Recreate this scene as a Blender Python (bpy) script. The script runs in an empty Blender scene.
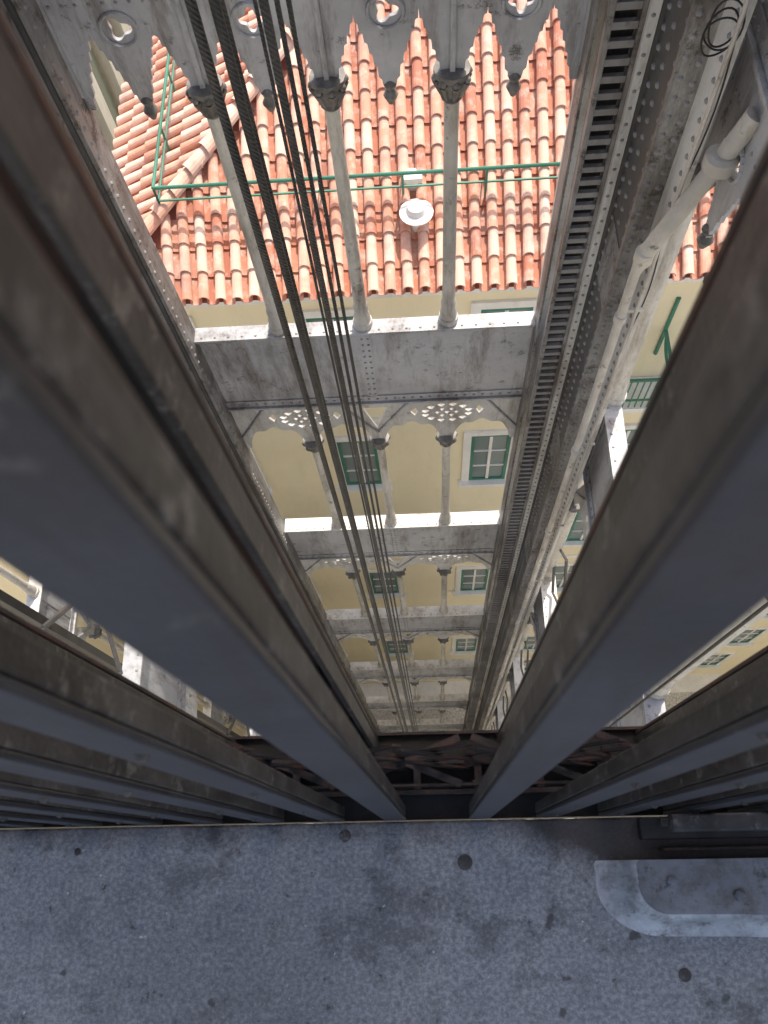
import bpy, math, random
from mathutils import Matrix, Vector
random.seed(7)
ZC=40.0
scene=bpy.context.scene
scene.view_settings.view_transform='Standard'; scene.view_settings.look='None'; scene.view_settings.exposure=0

# ---------------------------------------------------------------- materials
def nodes(name):
    m=bpy.data.materials.new(name); m.use_nodes=True
    nt=m.node_tree; b=nt.nodes['Principled BSDF']
    return m,nt,b
def N(nt,t,**kw):
    n=nt.nodes.new(t)
    for k,v in kw.items():
        if k in n.inputs: n.inputs[k].default_value=v
        else: setattr(n,k,v)
    return n
def ramp(nt,src,stops):
    r=nt.nodes.new('ShaderNodeValToRGB')
    el=r.color_ramp.elements
    while len(el)<len(stops): el.new(.5)
    for e,(p,c) in zip(el,stops):
        e.position=p; e.color=(c,c,c,1) if isinstance(c,(int,float)) else (*c,1)
    nt.links.new(src,r.inputs[0]); return r.outputs[0]
def mix(nt,f,a,b,mode='MIX'):
    m=nt.nodes.new('ShaderNodeMix'); m.data_type='RGBA'; m.blend_type=mode
    for s,v in ((m.inputs[0],f),(m.inputs[6],a),(m.inputs[7],b)):
        if isinstance(v,bpy.types.NodeSocket): nt.links.new(v,s)
        elif isinstance(v,(int,float)): s.default_value=v if s==m.inputs[0] else (v,v,v,1)
        else: s.default_value=(*v,1)
    return m.outputs[2]
def noise(nt,scale,detail=3,rough=.6,stretch=None):
    tc=nt.nodes.new('ShaderNodeTexCoord'); out=tc.outputs['Object']
    if stretch:
        mp=nt.nodes.new('ShaderNodeMapping'); mp.inputs['Scale'].default_value=stretch
        nt.links.new(out,mp.inputs[0]); out=mp.outputs[0]
    n=nt.nodes.new('ShaderNodeTexNoise'); n.inputs['Scale'].default_value=scale
    n.inputs['Detail'].default_value=detail; n.inputs['Roughness'].default_value=rough
    nt.links.new(out,n.inputs['Vector']); return n.outputs['Fac']
def bump(nt,b,src,strength,dist):
    bp=nt.nodes.new('ShaderNodeBump'); bp.inputs['Strength'].default_value=strength; bp.inputs['Distance'].default_value=dist
    nt.links.new(src,bp.inputs['Height']); nt.links.new(bp.outputs[0],b.inputs['Normal'])
def paint(name,base,dark,stain=(.12,.09,.07),big=.9,fine=30,amt=.6,rough=.5,streak=True,bs=.25,bd=.004,metal=0,dens=0.,spot=None,sa=None):
    m,nt,b=nodes(name)
    n1=noise(nt,big,4,.65); n2=noise(nt,fine,2,.7)
    c=mix(nt,ramp(nt,n1,[(.38,0),(.62,1)]),dark,base)
    c=mix(nt,ramp(nt,n2,[(.3,.3),(.55,0)]),c,dark)
    n3=noise(nt,1.1 if big<3 else 9,6,.78,(3,3,.55) if streak else None)
    c=mix(nt,ramp(nt,n3,[(.50-dens,0),(.70-dens,amt)]),c,stain)
    n4=noise(nt,4.5 if big<3 else 35,7,.82)
    sa=amt if sa is None else sa
    c=mix(nt,ramp(nt,n4,[(.60-dens,0),(.68-dens,sa)]),c,spot or tuple(x*.5 for x in stain))
    nt.links.new(c,b.inputs['Base Color']); b.inputs['Roughness'].default_value=rough; b.inputs['Metallic'].default_value=metal
    if bs>0: bump(nt,b,n2,bs,bd)
    return m
M={}
M['steel']=paint('painted_steel',(.50,.50,.51),(.34,.34,.355),stain=(.12,.095,.08),amt=.85,dens=.025,sa=.8)
M['arch']=paint('painted_cast_arches',(.66,.65,.62),(.48,.47,.45),stain=(.18,.14,.11),amt=.75,dens=.01,sa=.6)  # paler copy for the lower arches, their lit look is in the colour
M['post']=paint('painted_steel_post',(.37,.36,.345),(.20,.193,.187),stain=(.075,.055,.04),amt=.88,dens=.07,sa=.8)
M['steel_dark']=paint('painted_steel_dark',(.12,.115,.11),(.06,.058,.057),amt=.7,dens=.02)
M['steel_pale_lit']=paint('painted_steel_pale_lit',(.78,.76,.71),(.60,.58,.54),stain=(.24,.18,.13),amt=.75,dens=.015,sa=.65)
M['column']=paint('column_paint',(.66,.63,.56),(.46,.43,.38),stain=(.17,.125,.09),amt=.8,dens=.025)
M['capital']=paint('capital_paint',(.24,.225,.205),(.11,.10,.09),big=6)
M['gate']=paint('gate_steel',(.050,.050,.057),(.028,.028,.032),stain=(.034,.025,.019),big=5,fine=160,amt=.75,rough=.36,bd=.0006,bs=.5,spot=(.11,.105,.10),dens=.02)
M['gate_rust']=paint('gate_rust',(.055,.043,.038),(.024,.021,.020),stain=(.15,.055,.030),big=6,fine=140,amt=.8,rough=.55,bd=.001,bs=.6,dens=.03,spot=(.015,.012,.012))
M['gate_light']=paint('gate_worn',(.105,.093,.082),(.040,.035,.031),stain=(.024,.017,.013),big=6,fine=140,amt=.9,rough=.45,bd=.001,bs=.6,dens=.045,spot=(.20,.18,.16))
M['rivet']=paint('rivet_heads',(.33,.32,.31),(.2,.19,.19),bs=0)
M['black']=paint('matte_black',(.03,.026,.023),(.015,.014,.013),stain=(.07,.045,.03),big=8,fine=90,rough=.6,bd=.002)
M['cream']=paint('cream_render',(.92,.82,.58),(.88,.78,.54),stain=(.72,.64,.46),big=.5,fine=12,amt=.3,rough=.9,bs=0,spot=(.6,.53,.4))
M['white']=paint('white_stone',(.90,.88,.84),(.80,.78,.74),stain=(.5,.45,.38),fine=20,amt=.35,rough=.8,bs=0,spot=(.4,.36,.3))
M['stone']=paint('old_stone',(.72,.64,.51),(.54,.47,.37),stain=(.32,.27,.2),big=1.5,fine=8,amt=.6,rough=.9,bd=.03,bs=.6)
M['green']=paint('green_paint',(.06,.25,.17),(.04,.17,.11),stain=(.12,.13,.1),amt=.3,fine=40,bs=0)
M['pipe']=paint('pipe_paint',(.66,.62,.55),(.48,.45,.40),stain=(.2,.15,.1),big=2,amt=.8,dens=.02,fine=60)
M['foot']=paint('foot_edge',(.68,.67,.66),(.42,.42,.425),stain=(.14,.115,.10),big=12,fine=120,amt=.8,bd=.001,dens=.03)
M['foot_top']=paint('foot_top',(.27,.27,.28),(.17,.17,.18),stain=(.09,.075,.06),big=9,fine=120,amt=.8,bd=.001,rough=.4,dens=.04)
M['cable']=paint('wire_rope',(.045,.042,.04),(.015,.015,.015),stain=(.10,.08,.06),big=8,fine=60,amt=.6,rough=.45)
m,nt,b=nodes('window_glass'); b.inputs['Base Color'].default_value=(.22,.27,.26,1); b.inputs['Roughness'].default_value=.08; M['glass']=m
m=M['cable']; nt=m.node_tree; b=nt.nodes['Principled BSDF']
tc=N(nt,'ShaderNodeTexCoord'); wv=N(nt,'ShaderNodeTexWave'); wv.bands_direction='DIAGONAL'; wv.inputs['Scale'].default_value=38
nt.links.new(tc.outputs['Object'],wv.inputs[0]); bump(nt,b,wv.outputs['Fac'],.8,.005)
# floor
m,nt,b=nodes('platform_paint')
n1=noise(nt,3,6,.7); n2=noise(nt,140,6,.8); n3=noise(nt,24,7,.85); n4=noise(nt,75,2,.5); n5=noise(nt,6,9,.8); n6=noise(nt,330,2,.6)
c=mix(nt,ramp(nt,n1,[(.40,0),(.58,1)]),(.25,.247,.255),(.50,.495,.495))
c=mix(nt,ramp(nt,n5,[(.47,0),(.60,.85)]),c,(.16,.156,.158))
c=mix(nt,ramp(nt,n2,[(.42,.65),(.56,0)]),c,(.13,.13,.132))
c=mix(nt,ramp(nt,n2,[(.54,0),(.68,.4)]),c,(.62,.61,.60))
c=mix(nt,ramp(nt,n3,[(.60,0),(.65,.95)]),c,(.05,.042,.036))
c=mix(nt,ramp(nt,n4,[(.755,0),(.78,.8)]),c,(.75,.75,.74))
tcv=N(nt,'ShaderNodeTexCoord'); vv=N(nt,'ShaderNodeTexVoronoi'); vv.inputs['Scale'].default_value=16
nzd=N(nt,'ShaderNodeVectorMath',operation='ADD'); nn_=N(nt,'ShaderNodeTexNoise'); nn_.inputs['Scale'].default_value=60
nt.links.new(tcv.outputs['Object'],nn_.inputs['Vector'])
sc_=N(nt,'ShaderNodeVectorMath',operation='SCALE'); nt.links.new(nn_.outputs['Color'],sc_.inputs[0]); sc_.inputs['Scale'].default_value=.025
nt.links.new(tcv.outputs['Object'],nzd.inputs[0]); nt.links.new(sc_.outputs[0],nzd.inputs[1]); nt.links.new(nzd.outputs[0],vv.inputs['Vector'])
sepc=N(nt,'ShaderNodeSeparateColor'); nt.links.new(vv.outputs['Color'],sepc.inputs[0])
thr=N(nt,'ShaderNodeMath',operation='MULTIPLY_ADD'); nt.links.new(sepc.outputs[0],thr.inputs[0]); thr.inputs[1].default_value=-.32; thr.inputs[2].default_value=.30
lt=N(nt,'ShaderNodeMath',operation='SUBTRACT'); nt.links.new(thr.outputs[0],lt.inputs[0]); nt.links.new(vv.outputs['Distance'],lt.inputs[1])
lt2=N(nt,'ShaderNodeMapRange'); nt.links.new(lt.outputs[0],lt2.inputs[0]); lt2.inputs[1].default_value=.10; lt2.inputs[2].default_value=.15; lt2.inputs[4].default_value=.8
c=mix(nt,lt2.outputs[0],c,(.07,.062,.055))
tc=N(nt,'ShaderNodeTexCoord'); sx=N(nt,'ShaderNodeSeparateXYZ'); nt.links.new(tc.outputs['Object'],sx.inputs[0])
ad=N(nt,'ShaderNodeMath',operation='MULTIPLY_ADD'); nt.links.new(n5,ad.inputs[0]); ad.inputs[1].default_value=.14; nt.links.new(sx.outputs[1],ad.inputs[2])
xr=N(nt,'ShaderNodeMapRange'); nt.links.new(sx.outputs[0],xr.inputs[0]); xr.inputs[1].default_value=.10; xr.inputs[2].default_value=.32; xr.inputs[3].default_value=0; xr.inputs[4].default_value=.085
ad2=N(nt,'ShaderNodeMath',operation='ADD'); nt.links.new(ad.outputs[0],ad2.inputs[0]); nt.links.new(xr.outputs[0],ad2.inputs[1])
mr=N(nt,'ShaderNodeMapRange'); nt.links.new(ad2.outputs[0],mr.inputs[0]); mr.inputs[1].default_value=.085; mr.inputs[2].default_value=.14
mr.inputs[3].default_value=0; mr.inputs[4].default_value=.92
c=mix(nt,mr.outputs[0],c,(.05,.036,.028))
nt.links.new(c,b.inputs['Base Color'])
rr_=ramp(nt,n5,[(.35,.22),(.65,.5)]); nt.links.new(rr_,b.inputs['Roughness'])
hm=mix(nt,.35,n2,n6); hm=mix(nt,.3,hm,n3); bump(nt,b,hm,1.0,.004)
M['floor']=m
# tiles
m,nt,b=nodes('terracotta_tile')
at=N(nt,'ShaderNodeAttribute'); at.attribute_name='rnd'
c=ramp(nt,at.outputs['Fac'],[(0,(.52,.19,.12)),(.28,(.64,.28,.18)),(.4,(.76,.38,.26)),(.7,(.82,.50,.37)),(1,(.87,.60,.47))])
n1=noise(nt,5,4,.7); c=mix(nt,ramp(nt,n1,[(.48,0),(.7,.6)]),c,(.88,.74,.62))
n2=noise(nt,1.2,4,.75); c=mix(nt,ramp(nt,n2,[(.54,0),(.68,.45)]),c,(.42,.21,.17))
nt.links.new(c,b.inputs['Base Color']); b.inputs['Roughness'].default_value=.85
M['tile']=m
m,nt,b=nodes('mortar'); b.inputs['Base Color'].default_value=(.36,.14,.10,1); b.inputs['Roughness'].default_value=.95; M['under']=m
m,nt,b=nodes('limestone_paving')
tc=N(nt,'ShaderNodeTexCoord'); vo=N(nt,'ShaderNodeTexVoronoi'); vo.inputs['Scale'].default_value=7; vo.feature='DISTANCE_TO_EDGE'
nt.links.new(tc.outputs['Object'],vo.inputs['Vector'])
c=mix(nt,ramp(nt,vo.outputs[0],[(.0,0),(.08,1)]),(.22,.21,.19),(.66,.63,.57))
c=mix(nt,ramp(nt,noise(nt,.6,4,.7),[(.4,0),(.65,.5)]),c,(.42,.40,.37))
nt.links.new(c,b.inputs['Base Color']); b.inputs['Roughness'].default_value=.6
M['paving']=m

# ---------------------------------------------------------------- builder
class MB:
    def __init__(s): s.v=[]; s.f=[]; s.m=[]; s.r=[]
    def add(s,vs,fs,mi=0,r=0.):
        o=len(s.v); s.v+= [tuple(p) for p in vs]
        for f in fs: s.f.append(tuple(i+o for i in f)); s.m.append(mi); s.r.append(r)
    def box(s,x0,x1,y0,y1,D0,D1,mi=0):
        z0=ZC-D1; z1=ZC-D0
        vs=[(x0,y0,z0),(x1,y0,z0),(x1,y1,z0),(x0,y1,z0),(x0,y0,z1),(x1,y0,z1),(x1,y1,z1),(x0,y1,z1)]
        s.add(vs,[(0,3,2,1),(4,5,6,7),(0,1,5,4),(1,2,6,5),(2,3,7,6),(3,0,4,7)],mi)
    def tube(s,p,q,r,n=10,mi=0,r2=None):
        p=Vector(p);q=Vector(q);d=(q-p).normalized()
        a=d.orthogonal().normalized(); bb=d.cross(a); r2=r if r2 is None else r2
        vs=[]
        for c,rr in ((p,r),(q,r2)):
            for i in range(n):
                t=2*math.pi*i/n; vs.append(c+a*math.cos(t)*rr+bb*math.sin(t)*rr)
        fs=[(i,(i+1)%n,n+(i+1)%n,n+i) for i in range(n)]+[tuple(range(n))[::-1],tuple(range(n,2*n))]
        s.add(vs,fs,mi)
    def lathe(s,c,prof,n=12,mi=0):
        vs=[]
        for r,D in prof:
            for i in range(n):
                t=2*math.pi*i/n; vs.append((c[0]+r*math.cos(t),c[1]+r*math.sin(t),ZC-D))
        fs=[]
        for k in range(len(prof)-1):
            for i in range(n): fs.append((k*n+i,k*n+(i+1)%n,(k+1)*n+(i+1)%n,(k+1)*n+i))
        fs+= [tuple(range(n)),tuple(range((len(prof)-1)*n,len(prof)*n))]
        s.add(vs,fs,mi)
    def dome(s,c,nrm,r,mi=0,h=.75):
        c=Vector(c);d=Vector(nrm).normalized();a=d.orthogonal().normalized();bb=d.cross(a);n=7
        vs=[c+ (a*math.cos(2*math.pi*i/n)+bb*math.sin(2*math.pi*i/n))*r for i in range(n)]
        vs+=[c+d*r*h*.8+(a*math.cos(2*math.pi*i/n)+bb*math.sin(2*math.pi*i/n))*r*.6 for i in range(n)]
        vs+=[c+d*r*h]
        fs=[(i,(i+1)%n,n+(i+1)%n,n+i) for i in range(n)]+[(n+i,n+(i+1)%n,2*n) for i in range(n)]
        s.add(vs,fs,mi)
    def obj(s,name,mats,parent=None,smooth=False,bevel=0,rnd=False):
        me=bpy.data.meshes.new(name); me.from_pydata(s.v,[],s.f); me.update()
        for k in mats: me.materials.append(M[k])
        me.polygons.foreach_set('material_index',s.m)
        if rnd:
            a=me.attributes.new('rnd','FLOAT','FACE'); a.data.foreach_set('value',s.r)
        if smooth:
            me.polygons.foreach_set('use_smooth',[True]*len(me.polygons))
            me.set_sharp_from_angle(angle=math.radians(45))
        o=bpy.data.objects.new(name,me); scene.collection.objects.link(o)
        if bevel:
            md=o.modifiers.new('b','BEVEL'); md.width=bevel; md.segments=2; md.limit_method='ANGLE'
        if parent: o.parent=parent
        return o
def empty(name):
    o=bpy.data.objects.new(name,None); scene.collection.objects.link(o); return o

def plate_mesh(outlines,thick):
    cu=bpy.data.curves.new('tmp','CURVE'); cu.dimensions='2D'; cu.fill_mode='BOTH'; cu.extrude=thick/2
    for pts in outlines:
        sp=cu.splines.new('POLY'); sp.points.add(len(pts)-1); sp.use_cyclic_u=True
        for p,(x,y) in zip(sp.points,pts): p.co=(x,y,0,1)
    o=bpy.data.objects.new('tmp',cu); scene.collection.objects.link(o)
    dg=bpy.context.evaluated_depsgraph_get(); me=bpy.data.meshes.new_from_object(o.evaluated_get(dg))
    vs=[v.co.copy() for v in me.vertices]; fs=[tuple(p.vertices) for p in me.polygons]
    bpy.data.objects.remove(o); bpy.data.curves.remove(cu); bpy.data.meshes.remove(me)
    return vs,fs
def foil(cx,cy,r,n=4,k=.28,seg=40):
    return [(cx+r*(1+k*math.cos(n*t))*math.cos(t),cy+r*(1+k*math.cos(n*t))*math.sin(t)) for t in [2*math.pi*i/seg for i in range(seg)]]

# ---------------------------------------------------------------- tower
tower=empty('iron_lift_tower')
S=5.35; D0=7.0
def spandrel_top(L,nb):
    w=L/nb; hol=[]; bot=[]
    def arch(x0,x1):
        out=[]; steps=6; H=.50
        half=[]
        for j in range(steps):
            a=j/steps; b_=(j+1)/steps
            yb=H*(a**.85); yt=H*(b_**.85)
            xb=a*.5; xt=b_*.5
            half.append((xb+.000,yb+ .030))
            half.append((xb+.010,yb+.055*1.0))
            half.append((xb+.038,yb+.064))
            half.append((xt-.012,yb+.045+.3*(yt-yb)))
        for x,y in half: out.append((x0+(x1-x0)*x,1.04-y))
        out.append((x0+(x1-x0)*.5,1.04-H-.06))
        for x,y in half[::-1]: out.append((x0+(x1-x0)*(1-x),1.04-y))
        return out
    for i in range(nb):
        a=i*w
        bot+=[(a+.05,1.08)]
        bot+=arch(a+.06,a+w/2-.05)
        bot+=[(a+w/2-.045,1.03),(a+w/2-.02,1.10),(a+w/2+.02,1.10),(a+w/2+.045,1.03)]
        bot+=arch(a+w/2+.05,a+w-.06)
        bot+=[(a+w-.05,1.08)]
        hol.append(foil(a+w/2,.48,.068,3 if i%2==0 else 4))
    out=[(0,0),(0,1.08)]+bot+[(L,1.08),(L,0)]
    return [out]+hol
def spandrel_low(L,nb):
    w=L/nb; bot=[]; hol=[]
    for i in range(nb):
        a=i*w; bot.append((a+.05,1.05)); n=26
        for j in range(n+1):
            t=j/n; c=abs(2*t-1); h=.48*math.sqrt(max(0,1-c*c)); h+= .035*math.cos(c*math.pi*3)
            bot.append((a+.07+(w-.14)*t,1.0-max(0,h)*.95))
        bot.append((a+w-.05,1.05))
    for i in range(1,nb,2):
        cx=i*w; cy=.33
        for ring,(n,rx,ry,s) in enumerate(((6,.115,.085,.042),(12,.27,.19,.056))):
            for j in range(n):
                t=2*math.pi*(j+.5*ring)/n; x=cx+rx*math.cos(t); y=cy+ry*math.sin(t)
                if ring==1: hol.append([(x-s*1.2,y),(x,y-s*.75),(x+s*1.2,y),(x,y+s*.75)])
                else: hol.append([(x-s,y),(x,y-s*.8),(x+s,y),(x,y+s*.8)])
        hol.append([(cx-.05,cy),(cx,cy-.035),(cx+.05,cy),(cx,cy+.035)])
        for sgn in (-1,1): hol.append([(cx+sgn*.375,.19),(cx+sgn*.45,.28),(cx+sgn*.39,.38),(cx+sgn*.35,.29)])
    for i in range(0,nb+1,2):
        cx=i*w
        if 0<i<nb: hol.append([(cx-.15,.14),(cx+.15,.14),(cx,.66)])
    out=[(0,0),(0,1.05)]+bot+[(L,1.05),(L,0)]
    return [out]+hol

class Frame:
    def __init__(s,o,u,n): s.o=Vector(o);s.u=Vector(u);s.n=Vector(n)
    def p(s,u,D,n):
        q=s.o+s.u*u+s.n*n; return (q.x,q.y,ZC-D)
    def box(s,mb,u0,u1,D0_,D1_,n0,n1,mi=0):
        a=s.p(u0,D1_,n0);b_=s.p(u1,D0_,n1)
        mb.box(min(a[0],b_[0]),max(a[0],b_[0]),min(a[1],b_[1]),max(a[1],b_[1]),D0_,D1_,mi)

def panel(fr,L,nb,levels,tag,rivlev):
    g=MB(); col=MB(); cap=MB(); sp=MB()
    w=L/nb
    tv,tf=plate_mesh(spandrel_top(L,nb),.03); lv,lf=plate_mesh(spandrel_low(L,nb),.03)
    for k in levels:
        D=D0+S*k
        H=1.5 if D+1.5<39.8 else 39.8-D
        fr.box(g,0,L,D+.03,D+H-.03,-.015,.015,0)
        fr.box(g,0,L,D,D+.03,-.10,.07 if k==0 else .13,0 if k==0 else 1)  # other ledges use paler steel: sunlight put into their colour
        fr.box(g,0,L,D+H-.03,D+H,-.06,.08,0)
        fr.box(g,0,L,D+.035,D+.15,-.03,-.016,0)
        fr.box(g,0,L,D+H-.15,D+H-.035,-.03,-.016,0)
        for j in range(0,nb+1,2):
            if 0<j<nb: fr.box(g,j*w-.06,j*w+.06,D+.155,D+H-.155,-.028,-.016,0)
        if k in rivlev:
            n=int(L/.10)
            for i in range(n):
                u=(i+.5)*L/n
                for dd in (.09,H-.09): g.dome(fr.p(u,D+dd,-.03),fr.n*-1,.02,2)
            for j in range(0,nb+1,2):
                if 0<j<nb:
                    for i in range(11):
                        for du in (-.03,.03): g.dome(fr.p(j*w+du,D+.2+i*.11,-.028),fr.n*-1,.016,2)
            for i in range(int(L/.14)): g.dome(fr.p((i+.5)*.14,D,-.06),(0,0,1),.014,2)
        vs,fs=(tv,tf) if k==-1 else (lv,lf)
        if D+2.6<39.9:
            Ds=D+1.5
            sp.add([fr.p(v.x,Ds+v.y,.0+v.z) for v in vs],fs,0 if k==-1 else 1)
            for i in range(nb+1):
                c=fr.p(i*w,0,.02); c=(c[0],c[1])
                Dn=min(D+S,39.95)
                if 0<i<nb:
                    col.lathe(c,[(.058,Ds+1.15),(.055,Ds+1.5),(.062,Dn-.32)],12)
                    cap.lathe(c,[(.04,Ds+.93),(.13,Ds+.95),(.13,Ds+.99),(.10,Ds+1.0),(.115,Ds+1.05),(.09,Ds+1.09),(.065,Ds+1.16),(.08,Ds+1.18),(.05,Ds+1.22)],12)
                    for t in range(8):
                        an=t*math.pi/4+.2
                        cap.tube((c[0]+.065*math.cos(an),c[1]+.065*math.sin(an),ZC-Ds-1.17),(c[0]+.12*math.cos(an),c[1]+.12*math.sin(an),ZC-Ds-1.02),.014,6,0,.028)
                        cap.dome((c[0]+.125*math.cos(an),c[1]+.125*math.sin(an),ZC-Ds-1.0),(math.cos(an),math.sin(an),.3),.03,0)
                    col.lathe(c,[(.062,Dn-.34),(.075,Dn-.30),(.07,Dn-.2),(.085,Dn-.14),(.085,Dn-.08),(.10,Dn-.07),(.10,Dn)],12)
            if k==-1:
                for i in range(nb):
                    cx=(i+.5)*w; ns=20
                    for t in range(ns):
                        a0=2*math.pi*t/ns;a1=2*math.pi*(t+1)/ns
                        sp.tube(fr.p(cx+.118*math.cos(a0),Ds+.48+.118*math.sin(a0),-.02),fr.p(cx+.118*math.cos(a1),Ds+.48+.118*math.sin(a1),-.02),.014,6)
                    c=fr.p(cx,0,.0); cap.lathe((c[0],c[1]),[(.02,Ds+1.0),(.05,Ds+1.03),(.03,Ds+1.07),(.055,Ds+1.12),(.02,Ds+1.19)],10)
                for t in range(nb+1):
                    fr.box(sp,t*w-.018,t*w+.018,Ds+.01,Ds+.95,-.045,-.016)
                for i in range(nb*10): g.dome(fr.p((i+.5)*w/10,Ds+.30,-.015),fr.n*-1,.014,2)
            else:
                for i in range(nb):
                    s0=1 if i%2==0 else -1
                    ua,ub=(i*w,(i+1)*w) if s0>0 else ((i+1)*w,i*w)
                    sp.tube(fr.p(ua,Ds+.74,-.02),fr.p(ua+(ub-ua)*.45,Ds+.06,-.02),.018,6)
    g.obj('girders_'+tag,['steel','steel_pale_lit','rivet'],tower); col.obj('columns_'+tag,['column'],tower,True)
    cap.obj('capitals_'+tag,['capital'],tower,True); sp.obj('arch_plates_'+tag,['steel','arch'],tower)

lv=range(-1,7)
panel(Frame((-2.30,5.0,0),(1,0,0),(0,1,0)),3.46,4,lv,'front',(-1,0,1,2,3))
panel(Frame((-2.62,0.35,0),(0,1,0),(-1,0,0)),4.6,5,lv,'left',(0,))
panel(Frame((1.82,0.35,0),(0,1,0),(1,0,0)),4.6,5,lv,'right',(-1,0,1))
panel(Frame((-6.2,5.0,0),(1,0,0),(0,1,0)),3.5,4,range(-1,7),'front_twin',())
panel(Frame((-6.3,0.35,0),(0,1,0),(-1,0,0)),4.6,5,range(-1,7),'far_left',())

c=MB(); T=-1.2;B=39.95
c.box(-2.52,-2.30,5.0,5.03,T,B,0)
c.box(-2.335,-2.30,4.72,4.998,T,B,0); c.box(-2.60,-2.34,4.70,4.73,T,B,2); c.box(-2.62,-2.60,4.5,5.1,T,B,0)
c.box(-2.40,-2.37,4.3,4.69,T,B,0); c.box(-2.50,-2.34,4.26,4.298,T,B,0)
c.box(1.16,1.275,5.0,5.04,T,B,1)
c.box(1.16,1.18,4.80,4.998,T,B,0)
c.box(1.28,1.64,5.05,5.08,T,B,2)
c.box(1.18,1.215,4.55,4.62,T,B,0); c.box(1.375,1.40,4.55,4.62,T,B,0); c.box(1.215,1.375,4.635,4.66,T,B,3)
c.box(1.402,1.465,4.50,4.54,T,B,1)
c.box(1.50,1.52,4.02,4.58,T,B,2)  # side-facing web: its shade is put into the dark material
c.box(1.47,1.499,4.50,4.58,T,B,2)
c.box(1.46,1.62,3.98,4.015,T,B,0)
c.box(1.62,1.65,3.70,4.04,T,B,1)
D=-1
while D<39:
    c.box(1.216,1.374,4.565,4.60,D,D+.05,4); D+=.125
D=-1
while D<26:
    c.dome((1.50,4.10,ZC-D),(-1,0,0),.024,4); c.dome((1.50,4.30,ZC-D-.05),(-1,0,0),.024,4); c.dome((1.50,4.46,ZC-D-.05),(-1,0,0),.024,4)
    c.dome((1.50,3.98,ZC-D),(0,-1,0),.022,4); c.dome((1.58,3.98,ZC-D-.04),(0,-1,0),.022,4)
    c.dome((1.62,3.80,ZC-D),(-1,0,0),.02,4)
    c.dome((-2.30,4.78,ZC-D),(1,0,0),.02,4); c.dome((-2.42,4.26,ZC-D),(0,-1,0),.02,4)
    c.dome((1.43,4.50,ZC-D),(0,-1,0),.015,4); c.dome((1.22,5.0,ZC-D),(0,-1,0),.016,4)
    D+=.13
for D in [2.4,5.0,8.2,11.4,14.5,19,24,29]:
    c.box(1.494,1.499,4.1,4.46,D,D+.7,0)
c.obj('corner_posts',['post','steel_pale_lit','steel_dark','black','rivet'],tower)
c=MB()
for x in (-2.62,1.82,-6.3): c.box(x-.1,x+.1,.2,.34,-1.2,39.95,0)
c.box(-1.6,-1.52,2.9,2.96,-1.2,39.9,0); c.box(-4.3,-4.2,2.4,2.5,-1.2,39.9,1); c.box(-4.0,-3.95,2.0,2.1,-1.2,39.9,1)
c.box(-3.3,-3.1,2.9,3.2,-1.2,39.9,1); c.box(-2.1,-2.02,1.6,1.75,-1.2,39.9,1)
# diagonal bracing of both side walls
for x in (-2.66,1.87):
    for k in range(7):
        d0=D0+S*k-2.7 if k else 4.4
        for j in range(4):
            a=.4+j*1.1
            if x>0 and k<1: continue
            c.tube((x,a,ZC-(D0+S*k-.1)),(x,a+1.1,ZC-(D0+S*k-1.6)),.022,6,1); c.tube((x,a+1.1,ZC-(D0+S*k-.1)),(x,a,ZC-(D0+S*k-1.6)),.022,6,1)
c.obj('side_posts',['post','steel_dark'],tower)
c=MB(); c.box(-5,3.6,.24,1.75,-1.0,-.9,0); c.box(-5,3.6,1.76,1.82,-1.3,-.88,0)  # unseen deck, sized to keep sun off the platform and gate
for x in (-2.6,1.8): c.box(x-.08,x+.08,1.83,5.0,-1.3,-1.1,0)
c.obj('sun_shade_deck',['steel'],tower)
c=MB(); c.box(-2.2,1.6,.4,4.9,39.3,39.9,0); c.box(-1.6,.6,1.2,3.6,38.2,39.3,1)
for i in range(6): c.box(-2.2,1.6,1+i*.7,1.12+i*.7,38.9,39.28,1)
c.obj('buffer_pit',['black','steel_dark'],tower)

# ---------------------------------------------------------------- cables
c=MB()
for x,y,r in [(-.50,1.84,.0135),(-.445,1.84,.0135),(-.47,2.02,.008),(-.335,1.86,.012),(-.315,1.93,.007),(-.30,2.02,.007),(-.42,2.2,.006),
              (-3.7,1.9,.014),(-3.6,1.9,.014),(-3.3,1.5,.012),(-3.0,1.2,.012),(1.62,1.1,.010),(1.66,1.3,.010)]:
    c.tube((x,y,ZC+.85),(x,y,.8),r,10)
c.obj('hoist_cables',['cable'],None,True)

# ---------------------------------------------------------------- drainpipe
c=MB()
p=[(1.80,3.55,ZC-3.3),(1.71,3.55,ZC-3.6),(1.46,3.55,ZC-4.36),(1.44,3.55,ZC-4.55),(1.44,3.55,.3)]
rr=[.06,.055,.055,.034,.034]
for i in range(4): c.tube(p[i],p[i+1],rr[i],16,0,rr[i+1])
c.lathe((1.46,3.55),[(.03,4.3),(.062,4.33),(.062,4.42),(.03,4.48)],14)
c.lathe((1.71,3.55),[(.07,3.55),(.095,3.57),(.095,3.65),(.06,3.68)],14)
D=5
while D<38:
    c.lathe((1.44,3.55),[(.034,D),(.046,D+.005),(.046,D+.07),(.034,D+.075)],14); c.box(1.44,1.62,3.6,3.62,D+.02,D+.05); D+=2.1
c.tube((1.56,3.6,ZC+1),(1.56,3.6,.3),.014,8)
c.obj('drainpipe',['pipe'],None,True)
cu=bpy.data.curves.new('cable_coil','CURVE'); cu.dimensions='3D'; cu.bevel_depth=.005
sp=cu.splines.new('POLY'); pts=[]
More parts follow.
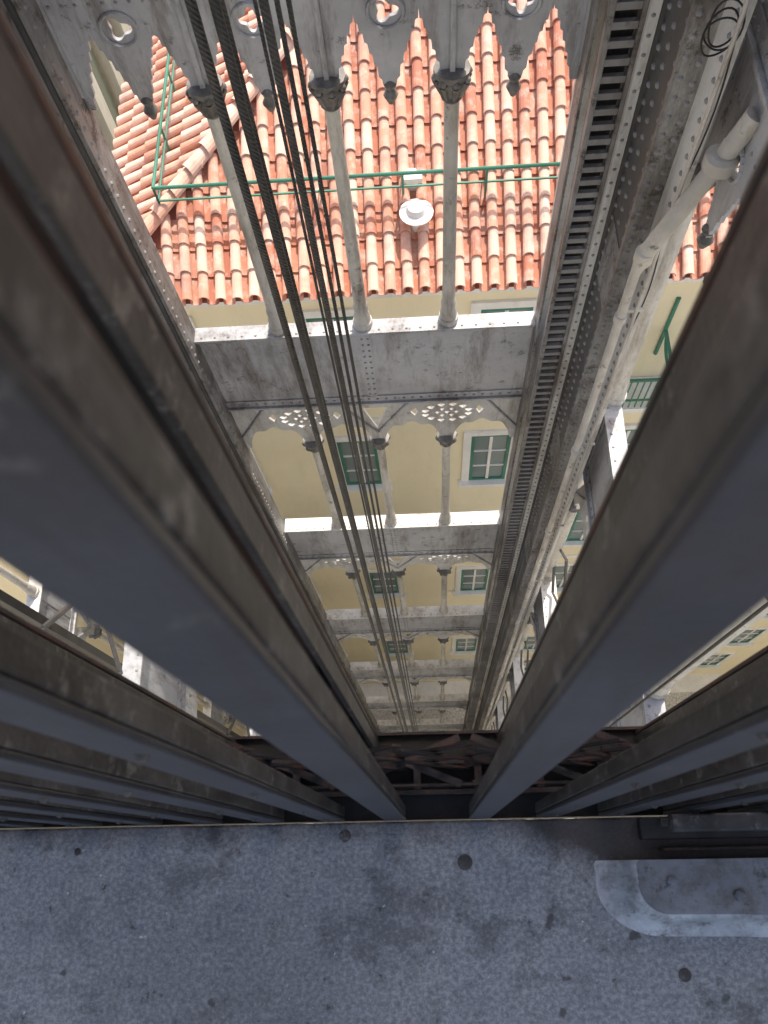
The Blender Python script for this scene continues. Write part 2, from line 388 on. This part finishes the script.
for i in range(90):
    t=i/90*math.pi*6; r=.09+.025*math.sin(i*.23)
    pts.append((1.50+r*math.cos(t)*.9,3.66+.02*math.sin(i*.3),ZC-2.90+r*math.sin(t)*1.2-.05*math.sin(t*.3)))
for i in range(25): pts.append((1.60+.02*math.sin(i*.5),3.66,ZC-3.0-i*.12))
sp.points.add(len(pts)-1)
for q,a in zip(sp.points,pts): q.co=(*a,1)
o=bpy.data.objects.new('electric_cable',cu); cu.materials.append(M['black']); scene.collection.objects.link(o)

# ---------------------------------------------------------------- platform + gate
c=MB(); c.box(-3.2,3.2,-2.2,.058,1.5,1.56)
plat=c.obj('platform',['floor'],None,bevel=.004)
c=MB()
for x,y,r in [(.041,-.007,.0125),(-.159,.037,.010),(.375,-.175,.010),(-.62,.02,.006)]:
    c.lathe((x,y),[(r,1.4998),(r*.95,1.4985),(r*.5,1.498)],14)
c.obj('floor_bolts',['gate_light'],plat,True)
gate=empty('scissor_gate')
c=MB()
TOP=-.9
nearx=[(-.092,-.055),(.052,.087)]
nearx+=[(-.196,-.160),(-.300,-.264),(-.405,-.37),(-.51,-.475),(-.615,-.58),(-.72,-.685),(-.85,-.81),(-1.0,-.96)]
nearx+=[(.164,.200),(.268,.304),(.375,.41),(.48,.515),(.585,.62),(.69,.725),(.82,.86)]
for a,b_ in nearx:
    c.box(a,b_,.060,.066,TOP,1.499,0)
    c.box(a,a+.005,.067,.084,TOP,1.499,1); c.box(b_-.005,b_,.067,.084,TOP,1.499,1)
    if abs(a)>.12:
        for D in (.45,.78,1.12,1.335): c.dome(((a+b_)/2,.060,ZC-D-.03*(int(a*100)%3)),(0,-1,0),.006,1)
c.obj('pickets_inner',['gate','gate_light'],gate,bevel=.0015)
c=MB()
farx=[(-.136,-.102),(.108,.142),(-.39,-.358),(-.62,-.585),(-.87,-.835),(.352,.386),(.60,.635),(.835,.87)]
for a,b_ in farx:
    c.box(a,b_,.195,.201,TOP,1.52,0)
    c.box(a,a+.006,.170,.194,TOP,1.52,1); c.box(b_-.006,b_,.170,.194,TOP,1.52,1)
    for D in (.9,1.25): c.tube(((a+b_)/2,.16,ZC-D),((a+b_)/2,.196,ZC-D),.009,10,1)
c.obj('pickets_outer',['gate_rust','gate_light'],gate,bevel=.0015)
c=MB()
def strap(x0,D0_,x1,D1_,y,w=.016,t=.004,mi=0):
    d=Vector((x1-x0,0,-(D1_-D0_))).normalized(); nn=Vector((-d.z,0,d.x))*w/2; e=Vector((0,t/2,0))
    P=Vector((x0,y,ZC-D0_));Q=Vector((x1,y,ZC-D1_))
    vs=[P+nn-e,P-nn-e,P-nn+e,P+nn+e,Q+nn-e,Q-nn-e,Q-nn+e,Q+nn+e]
    c.add(vs,[(0,1,2,3),(7,6,5,4),(0,4,5,1),(1,5,6,2),(2,6,7,3),(3,7,4,0)],mi)
xs=[-1.0+.105*i for i in range(20)]
for i in range(len(xs)-1):
    for D in (1.20,1.34,):
        strap(xs[i],D,xs[i+1],D+.13,.140); strap(xs[i],D+.13,xs[i+1],D,.147)
    c.tube((xs[i],.13,ZC-1.335),(xs[i],.155,ZC-1.335),.007,8)
for D in (1.44,): c.box(-1.3,1.3,.110,.114,D,D+.02,0)
for i in range(12):
    x=-1.2+i*.21
    for s0 in (0,1):
        P=Vector((x,.112 if s0 else .188,ZC-1.44-.004*s0)); Q=Vector((x+.19,.188 if s0 else .112,ZC-1.44-.004*s0))
        d=(Q-P).normalized(); nn=Vector((-d.y,d.x,0))*.006; e=Vector((0,0,.0015))
        vs=[P+nn-e,P-nn-e,P-nn+e,P+nn+e,Q+nn-e,Q-nn-e,Q-nn+e,Q+nn+e]
        c.add(vs,[(0,1,2,3),(7,6,5,4),(0,4,5,1),(1,5,6,2),(2,6,7,3),(3,7,4,0)],0)
c.obj('scissor_links',['gate_rust'],gate)
c=MB()
c.box(-1.6,1.6,.062,.112,1.535,1.6,0)
c.box(-1.6,1.6,.100,.108,1.49,1.53,1); c.box(-1.6,1.6,.150,.158,1.49,1.53,1); c.box(-1.6,1.6,.112,.204,1.532,1.60,0)
c.box(-1.6,1.6,.204,.209,1.52,1.62,1)
for i in range(26):
    x=-1.3+i*.105; c.box(x,x+.012,.109,.149,1.495,1.515,1)
c.obj('sill_track',['black','gate_rust'],gate)
c=MB(); c.box(-1.6,1.6,.05,.21,-.9,-.84); c.obj('top_track',['steel_dark'],gate)
# gate post foot
c=MB()
def foot(dx,dy):
    P=[(1.2,-.122-dy),(.46,-.092-dy)]
    for i in range(11):
        t=math.radians(-95-i*9.5); P.append((.352+(.050+dx)*math.cos(t),-.045+(.046+dy)*math.sin(t)))
    P+=[(.302-dx,-.014),(.306-dx,-.008),(1.2,-.008)]
    return P
rings=[(foot(.050,.030),1.4996),(foot(.034,.023),1.4975),(foot(.022,.016),1.491),(foot(.012,.009),1.478),(foot(.004,.004),1.455),(foot(.0,.0),1.444),(foot(-.006,-.005),1.440),(foot(-.02,-.012),1.440)]
vs=[];n=len(rings[0][0])
for pts,D in rings: vs+=[(x,y,ZC-D) for x,y in pts]
c.add(vs,[],0)
for k in range(len(rings)-1):
    for i in range(n):
        c.f.append((k*n+i,k*n+(i+1)%n,(k+1)*n+(i+1)%n,(k+1)*n+i)); c.m.append(0 if k<6 else 1); c.r.append(0)
c.f.append(tuple(range((len(rings)-1)*n,len(rings)*n))); c.m.append(1); c.r.append(0)
for x,y in ((.36,-.04),(.46,-.06),(.60,-.06)): c.lathe((x,y),[(.009,1.440),(.009,1.434),(.006,1.432)],6,1)
c.obj('post_foot',['foot','foot_top'],gate,True)
c=MB()
c.box(.345,1.3,.030,.055,1.33,1.36,0)
c.box(.345,1.3,.040,.052,1.40,1.43,0)
c.box(.36,1.3,.004,.010,1.465,1.4985,2)
c.box(.33,1.3,.022,.057,1.478,1.499,1)  # black strip painted in for the shade of the recess
for x in (.42,.62,.85): c.box(x,x+.03,.032,.05,1.362,1.476,2)
c.obj('lock_rail',['gate_light','black','gate_rust'],gate,bevel=.003)

# ---------------------------------------------------------------- tiled building
bld=empty('tiled_roof_building')
EX,EY,ED,SL=-4.7,7.5,9.7,.53
XR=20.; YB=26.; AM=7.
c=MB()
c.box(-4.4,XR-.3,7.8,YB,10.0,40,0)
c.box(-4.45,XR-.2,7.72,7.79,9.9,10.15,1); c.box(-4.5,XR-.2,7.64,7.78,9.82,9.895,1)
for D in (13.9,22.2): c.box(-4.42,XR-.28,7.76,7.797,D,D+.14,1)
c.obj('walls',['cream','white'],bld)
c=MB()
zE=ZC-ED
v=[(EX,EY,zE-.05),(XR,EY,zE-.05),(XR,EY+AM,zE+SL*AM-.05),(EX+AM,EY+AM,zE+SL*AM-.05),(EX,YB,zE-.05),(EX+AM,YB,zE+SL*AM-.05),(XR,YB,zE+SL*AM-.05)]
c.add(v,[(0,1,2,3),(0,3,5,4),(3,2,6,5)])
c.add([(EX,EY,zE-.06),(XR,EY,zE-.06),(XR,EY+.4,zE-.08),(EX+.4,EY+.4,zE-.08)],[(0,1,2,3)])
c.obj('roof_deck',['under'],bld)
c=MB()
PW=.245; RL=.37
def tilepoly(P,s0,a0,cover):
    n=7; r=random.uniform(.3,1) if cover else random.uniform(0,.3)  # pans always darker than covers: shade of the hollows put into the tone
    if cover and random.random()<.06: r=.1
    js=random.uniform(-.005,.005); ja=random.uniform(-.012,.012)
    vs=[]
    ends=[(a0-.045+ja,.084 if cover else .088,.04),(a0+RL+ja,.070 if cover else .098,.012)]
    for a,rad,off in ends:
        for i in range(n+1):
            ph=math.pi*i/n
            s=s0+js+rad*math.cos(ph)
            h=off+.02+rad*1.0*math.sin(ph) if cover else off-.01-.5*rad*math.sin(ph)
            vs.append(P(s,a,h))
    for i in range(n+1):
        ph=math.pi*i/n; a,rad,off=ends[0]; rad2=rad*.80
        vs.append(P(s0+js+rad2*math.cos(ph),a,(off+.02+rad2*1.0*math.sin(ph)) if cover else off-rad2*.5*math.sin(ph)-.026))
    m=n+1
    fs=[(i,i+1,m+i+1,m+i) for i in range(n)]+[(i,2*m+i,2*m+i+1,i+1) for i in range(n)]
    c.add(vs,fs,0,r)
    if cover:
        vs=[]
        for a in (ends[0][0],ends[0][0]+.15):
            for i in range(m):
                ph=math.pi*i/n; vs.append(P(s0+js+.067*math.cos(ph),a,.06+.065*math.sin(ph)))
        c.add(vs,[(i,i+1,m+i+1,m+i) for i in range(n)],0,0)
Pm=lambda s,a,h:(EX+s,EY+a,zE+SL*a+h)
Ps=lambda s,a,h:(EX+a,EY+s,zE+SL*a+h)
for P,LEN in ((Pm,XR-EX),(Ps,YB-EY)):
    s=.15
    while s<LEN:
        amax=min(s-.05,AM); a=0
        while a<amax-.15:
            tilepoly(P,s,a,True); tilepoly(P,s+PW/2,a-.01,False); a+=RL*.93
        s+=PW
d=Vector((1,1,SL)).normalized(); sd=Vector((1,-1,0)).normalized(); q=0
while q<AM*1.5:
    base=Vector((EX,EY,zE+.06))+d*q; vs=[]
    for dd,rad,off in ((0,.13,.05),(.44,.105,.0)):
        for i in range(9):
            ph=math.pi*i/8; vs.append(base+d*dd+sd*rad*math.cos(ph)+Vector((0,0,off+rad*math.sin(ph))))
    c.add(vs,[(i,i+1,9+i+1,9+i) for i in range(8)],0,random.uniform(.4,1)); q+=.38
c.obj('roof_tiles',['tile'],bld,False,rnd=True)
wn=MB()
def window(x,Dt,h=2.1,w=.80,Y=7.8):
    wn.box(x-w/2-.16,x-w/2,Y-.05,Y-.001,Dt-.16,Dt+h+.02,0); wn.box(x+w/2,x+w/2+.16,Y-.05,Y-.001,Dt-.16,Dt+h+.02,0)
    wn.box(x-w/2,x+w/2,Y-.052,Y-.001,Dt-.16,Dt,0); wn.box(x-w/2-.22,x+w/2+.22,Y-.16,Y-.001,Dt+h+.021,Dt+h+.13,0)
    f=.07
    wn.box(x-w/2,x+w/2,Y-.006,Y-.002,Dt,Dt+h,2)
    wn.box(x-w/2+.002,x-w/2+f,Y-.04,Y-.008,Dt+.002,Dt+h,1); wn.box(x+w/2-f,x+w/2-.002,Y-.04,Y-.008,Dt+.002,Dt+h,1)
    wn.box(x-w/2+f,x+w/2-f,Y-.04,Y-.008,Dt+.003,Dt+f,1); wn.box(x-w/2+f,x+w/2-f,Y-.04,Y-.008,Dt+h-f,Dt+h-.002,1)
    wn.box(x-.03,x+.03,Y-.042,Y-.008,Dt+f,Dt+h-f,3)
    for j in (1,2): wn.box(x-w/2+f,x+w/2-f,Y-.036,Y-.008,Dt+h*j/3-.015,Dt+h*j/3+.015,3)
for i in range(-1,7):
    for j in range(7):
        if i==2 and j==0: continue
        window(1.36+2.72*(i-1),10.6+4.15*j)
wn.obj('windows',['white','green','glass','white'],bld)
rail=MB(); ra=1.1
zr=zE+SL*ra
for h,r in ((.50,.026),(.26,.017)):
    rail.tube((EX+ra,EY+ra,zr+h),(XR-1,EY+ra,zr+h),r,8); rail.tube((EX+ra,EY+ra,zr+h),(EX+ra,YB-1,zr+h),r,8)
x=EX+ra
while x<XR-1: rail.tube((x,EY+ra,zr),(x,EY+ra,zr+.5),.018,8); rail.tube((x,EY+ra+.35,zr+.2),(x,EY+ra,zr+.45),.012,6); x+=1.15
y=EY+ra
while y<YB-1: rail.tube((EX+ra,y,zr),(EX+ra,y,zr+.5),.018,8); y+=1.15
rail.obj('roof_railing',['green'],None,True)
c=MB()
vx,vy=.02,8.30; zv=zE+SL*(vy-EY); Dv=ZC-zv
c.lathe((vx,vy),[(.10,Dv+.05),(.10,Dv-.22),(.23,Dv-.21),(.24,Dv-.24),(.15,Dv-.27),(.12,Dv-.35),(.05,Dv-.38)],20)
c.box(vx-.16,vx+.1,vy+.42,vy+.62,Dv-.42,Dv-.2)
c.obj('roof_vent',['white'],None,True)
c=MB()
for i in range(12):
    a0=math.radians(i*15-40); a1=math.radians((i+1)*15-40)
    c.tube((3.95,7.3-.5*math.cos(a0),ZC-11.0-.6*math.sin(a0)),(3.95,7.3-.5*math.cos(a1),ZC-11.0-.6*math.sin(a1)),.03,8)
c.tube((3.95,7.8,ZC-11.4),(3.95,6.9,ZC-11.4),.03,8); c.tube((3.95,7.78,ZC-10.6),(3.95,7.78,ZC-12.1),.035,8)
c.lathe((3.95,6.9),[(.03,11.35),(.16,11.5),(.12,11.9),(.05,11.96)],8)
c.obj('wall_lantern',['green'],None,True)
c=MB()
c.box(3.2,5.0,7.15,7.79,12.85,12.98,1)
for i in range(17): c.box(3.24+i*.108,3.26+i*.108,7.18,7.2,12.0,12.85,0)
c.box(3.2,5.0,7.17,7.21,11.95,12.0,0); c.box(3.2,5.0,7.175,7.205,12.6,12.63,0)
c.obj('balcony',['green','white'],bld)

# ---------------------------------------------------------------- other buildings
st=empty('stone_building')
c=MB(); c.box(-18,-7.2,10.5,30,11.5,40,0)
for i in range(12):
    y=10.8+i*1.6; c.box(-7.2,-6.95,y,y+.45,10.8,40,1)
    c.tube((-7.08,y+.22,ZC-10.8),(-7.08,y+.22,ZC-9.7),.24,4,0,.02)
    for D in (12.6,17,21.4,26): c.box(-7.198,-7.12,y+.65,y+1.35,D,D+2.2,2)
c.box(-7.25,-6.9,10.5,30,11.2,11.5,1)
for i in range(10): c.tube((-8.5,11+i*1.5,ZC-11.5),(-8.5,11+i*1.5,ZC-8.6+.5*(i%2)),.45,6,0,.03)
c.obj('walls',['stone','white','glass'],st)
c=MB(); c.box(-18,-9,-30,6,14,40,0)
for i in range(7):
    for D in (16,20,24,28,32): c.box(-9,-8.9,-20+i*3.6,-18.8+i*3.6,D,D+2,1)
c.obj('apartment_block',['cream','glass'])
c=MB(); c.box(22,34,-25,30,16,40,0)
for i in range(12):
    for D in (18,22,26,30,34): c.box(21.9,22,-20+i*3.6,-18.8+i*3.6,D,D+2,1)
c.obj('corner_building',['cream','glass'])
c=MB(); c.box(-8,20,-20,-8,4,40,0)  # unseen building added to bounce sunlight onto facade and girders
for i in range(9):
    for D in (6,10,14,18,22,26,30,34):
        c.box(-6.5+i*3,-5.5+i*3,-7.999,-7.93,D,D+2,1); c.box(-6.7+i*3,-5.3+i*3,-7.998,-7.85,D+2.01,D+2.15,2)
c.obj('bounce_building',['white','glass','white'])
c=MB(); g=600
c.add([(-g,-g,0),(g,-g,0),(g,g,0),(-g,g,0)],[(0,1,2,3)]); c.obj('street',['paving'])
c=MB(); c.box(-4.4,20,7.0,7.8,39.86,39.996); c.obj('pavement',['white'])

# ---------------------------------------------------------------- light
SE,SA=60,20
se=math.radians(SE); sa=math.radians(SA)
tosun=Vector((math.cos(se)*math.sin(sa),math.cos(se)*math.cos(sa),math.sin(se)))
L=bpy.data.lights.new('sun','SUN'); L.energy=5; L.angle=math.radians(.5); L.color=(1,.94,.84)
o=bpy.data.objects.new('sun',L); o.rotation_euler=(-tosun).to_track_quat('-Z','Y').to_euler(); scene.collection.objects.link(o)
w=bpy.data.worlds.new('World'); scene.world=w; w.use_nodes=True; nt=w.node_tree
bg=nt.nodes['Background']; sk=nt.nodes.new('ShaderNodeTexSky'); sk.sky_type='NISHITA'; sk.sun_disc=False
sk.dust_density=4; sk.ozone_density=.4
sk.sun_elevation=se; sk.sun_rotation=sa; nt.links.new(sk.outputs[0],bg.inputs[0]); bg.inputs[1].default_value=.22
# ---------------------------------------------------------------- camera
cam=bpy.data.cameras.new('camera'); co=bpy.data.objects.new('camera',cam); scene.collection.objects.link(co)
r=Vector((.9979,-.0161,-.0623)); u=Vector((.0389,.9222,.3848)); bk=r.cross(u).normalized(); r=u.cross(bk).normalized(); u=bk.cross(r)
mtx=Matrix(((r.x,u.x,bk.x,0),(r.y,u.y,bk.y,0),(r.z,u.z,bk.z,ZC),(0,0,0,1)))
co.matrix_world=mtx
cam.sensor_fit='VERTICAL'; cam.sensor_height=36; cam.lens=36*828/1024
cam.clip_start=.01; cam.clip_end=2000
cam.dof.use_dof=True; cam.dof.focus_distance=7; cam.dof.aperture_fstop=13
scene.camera=co
print('done')
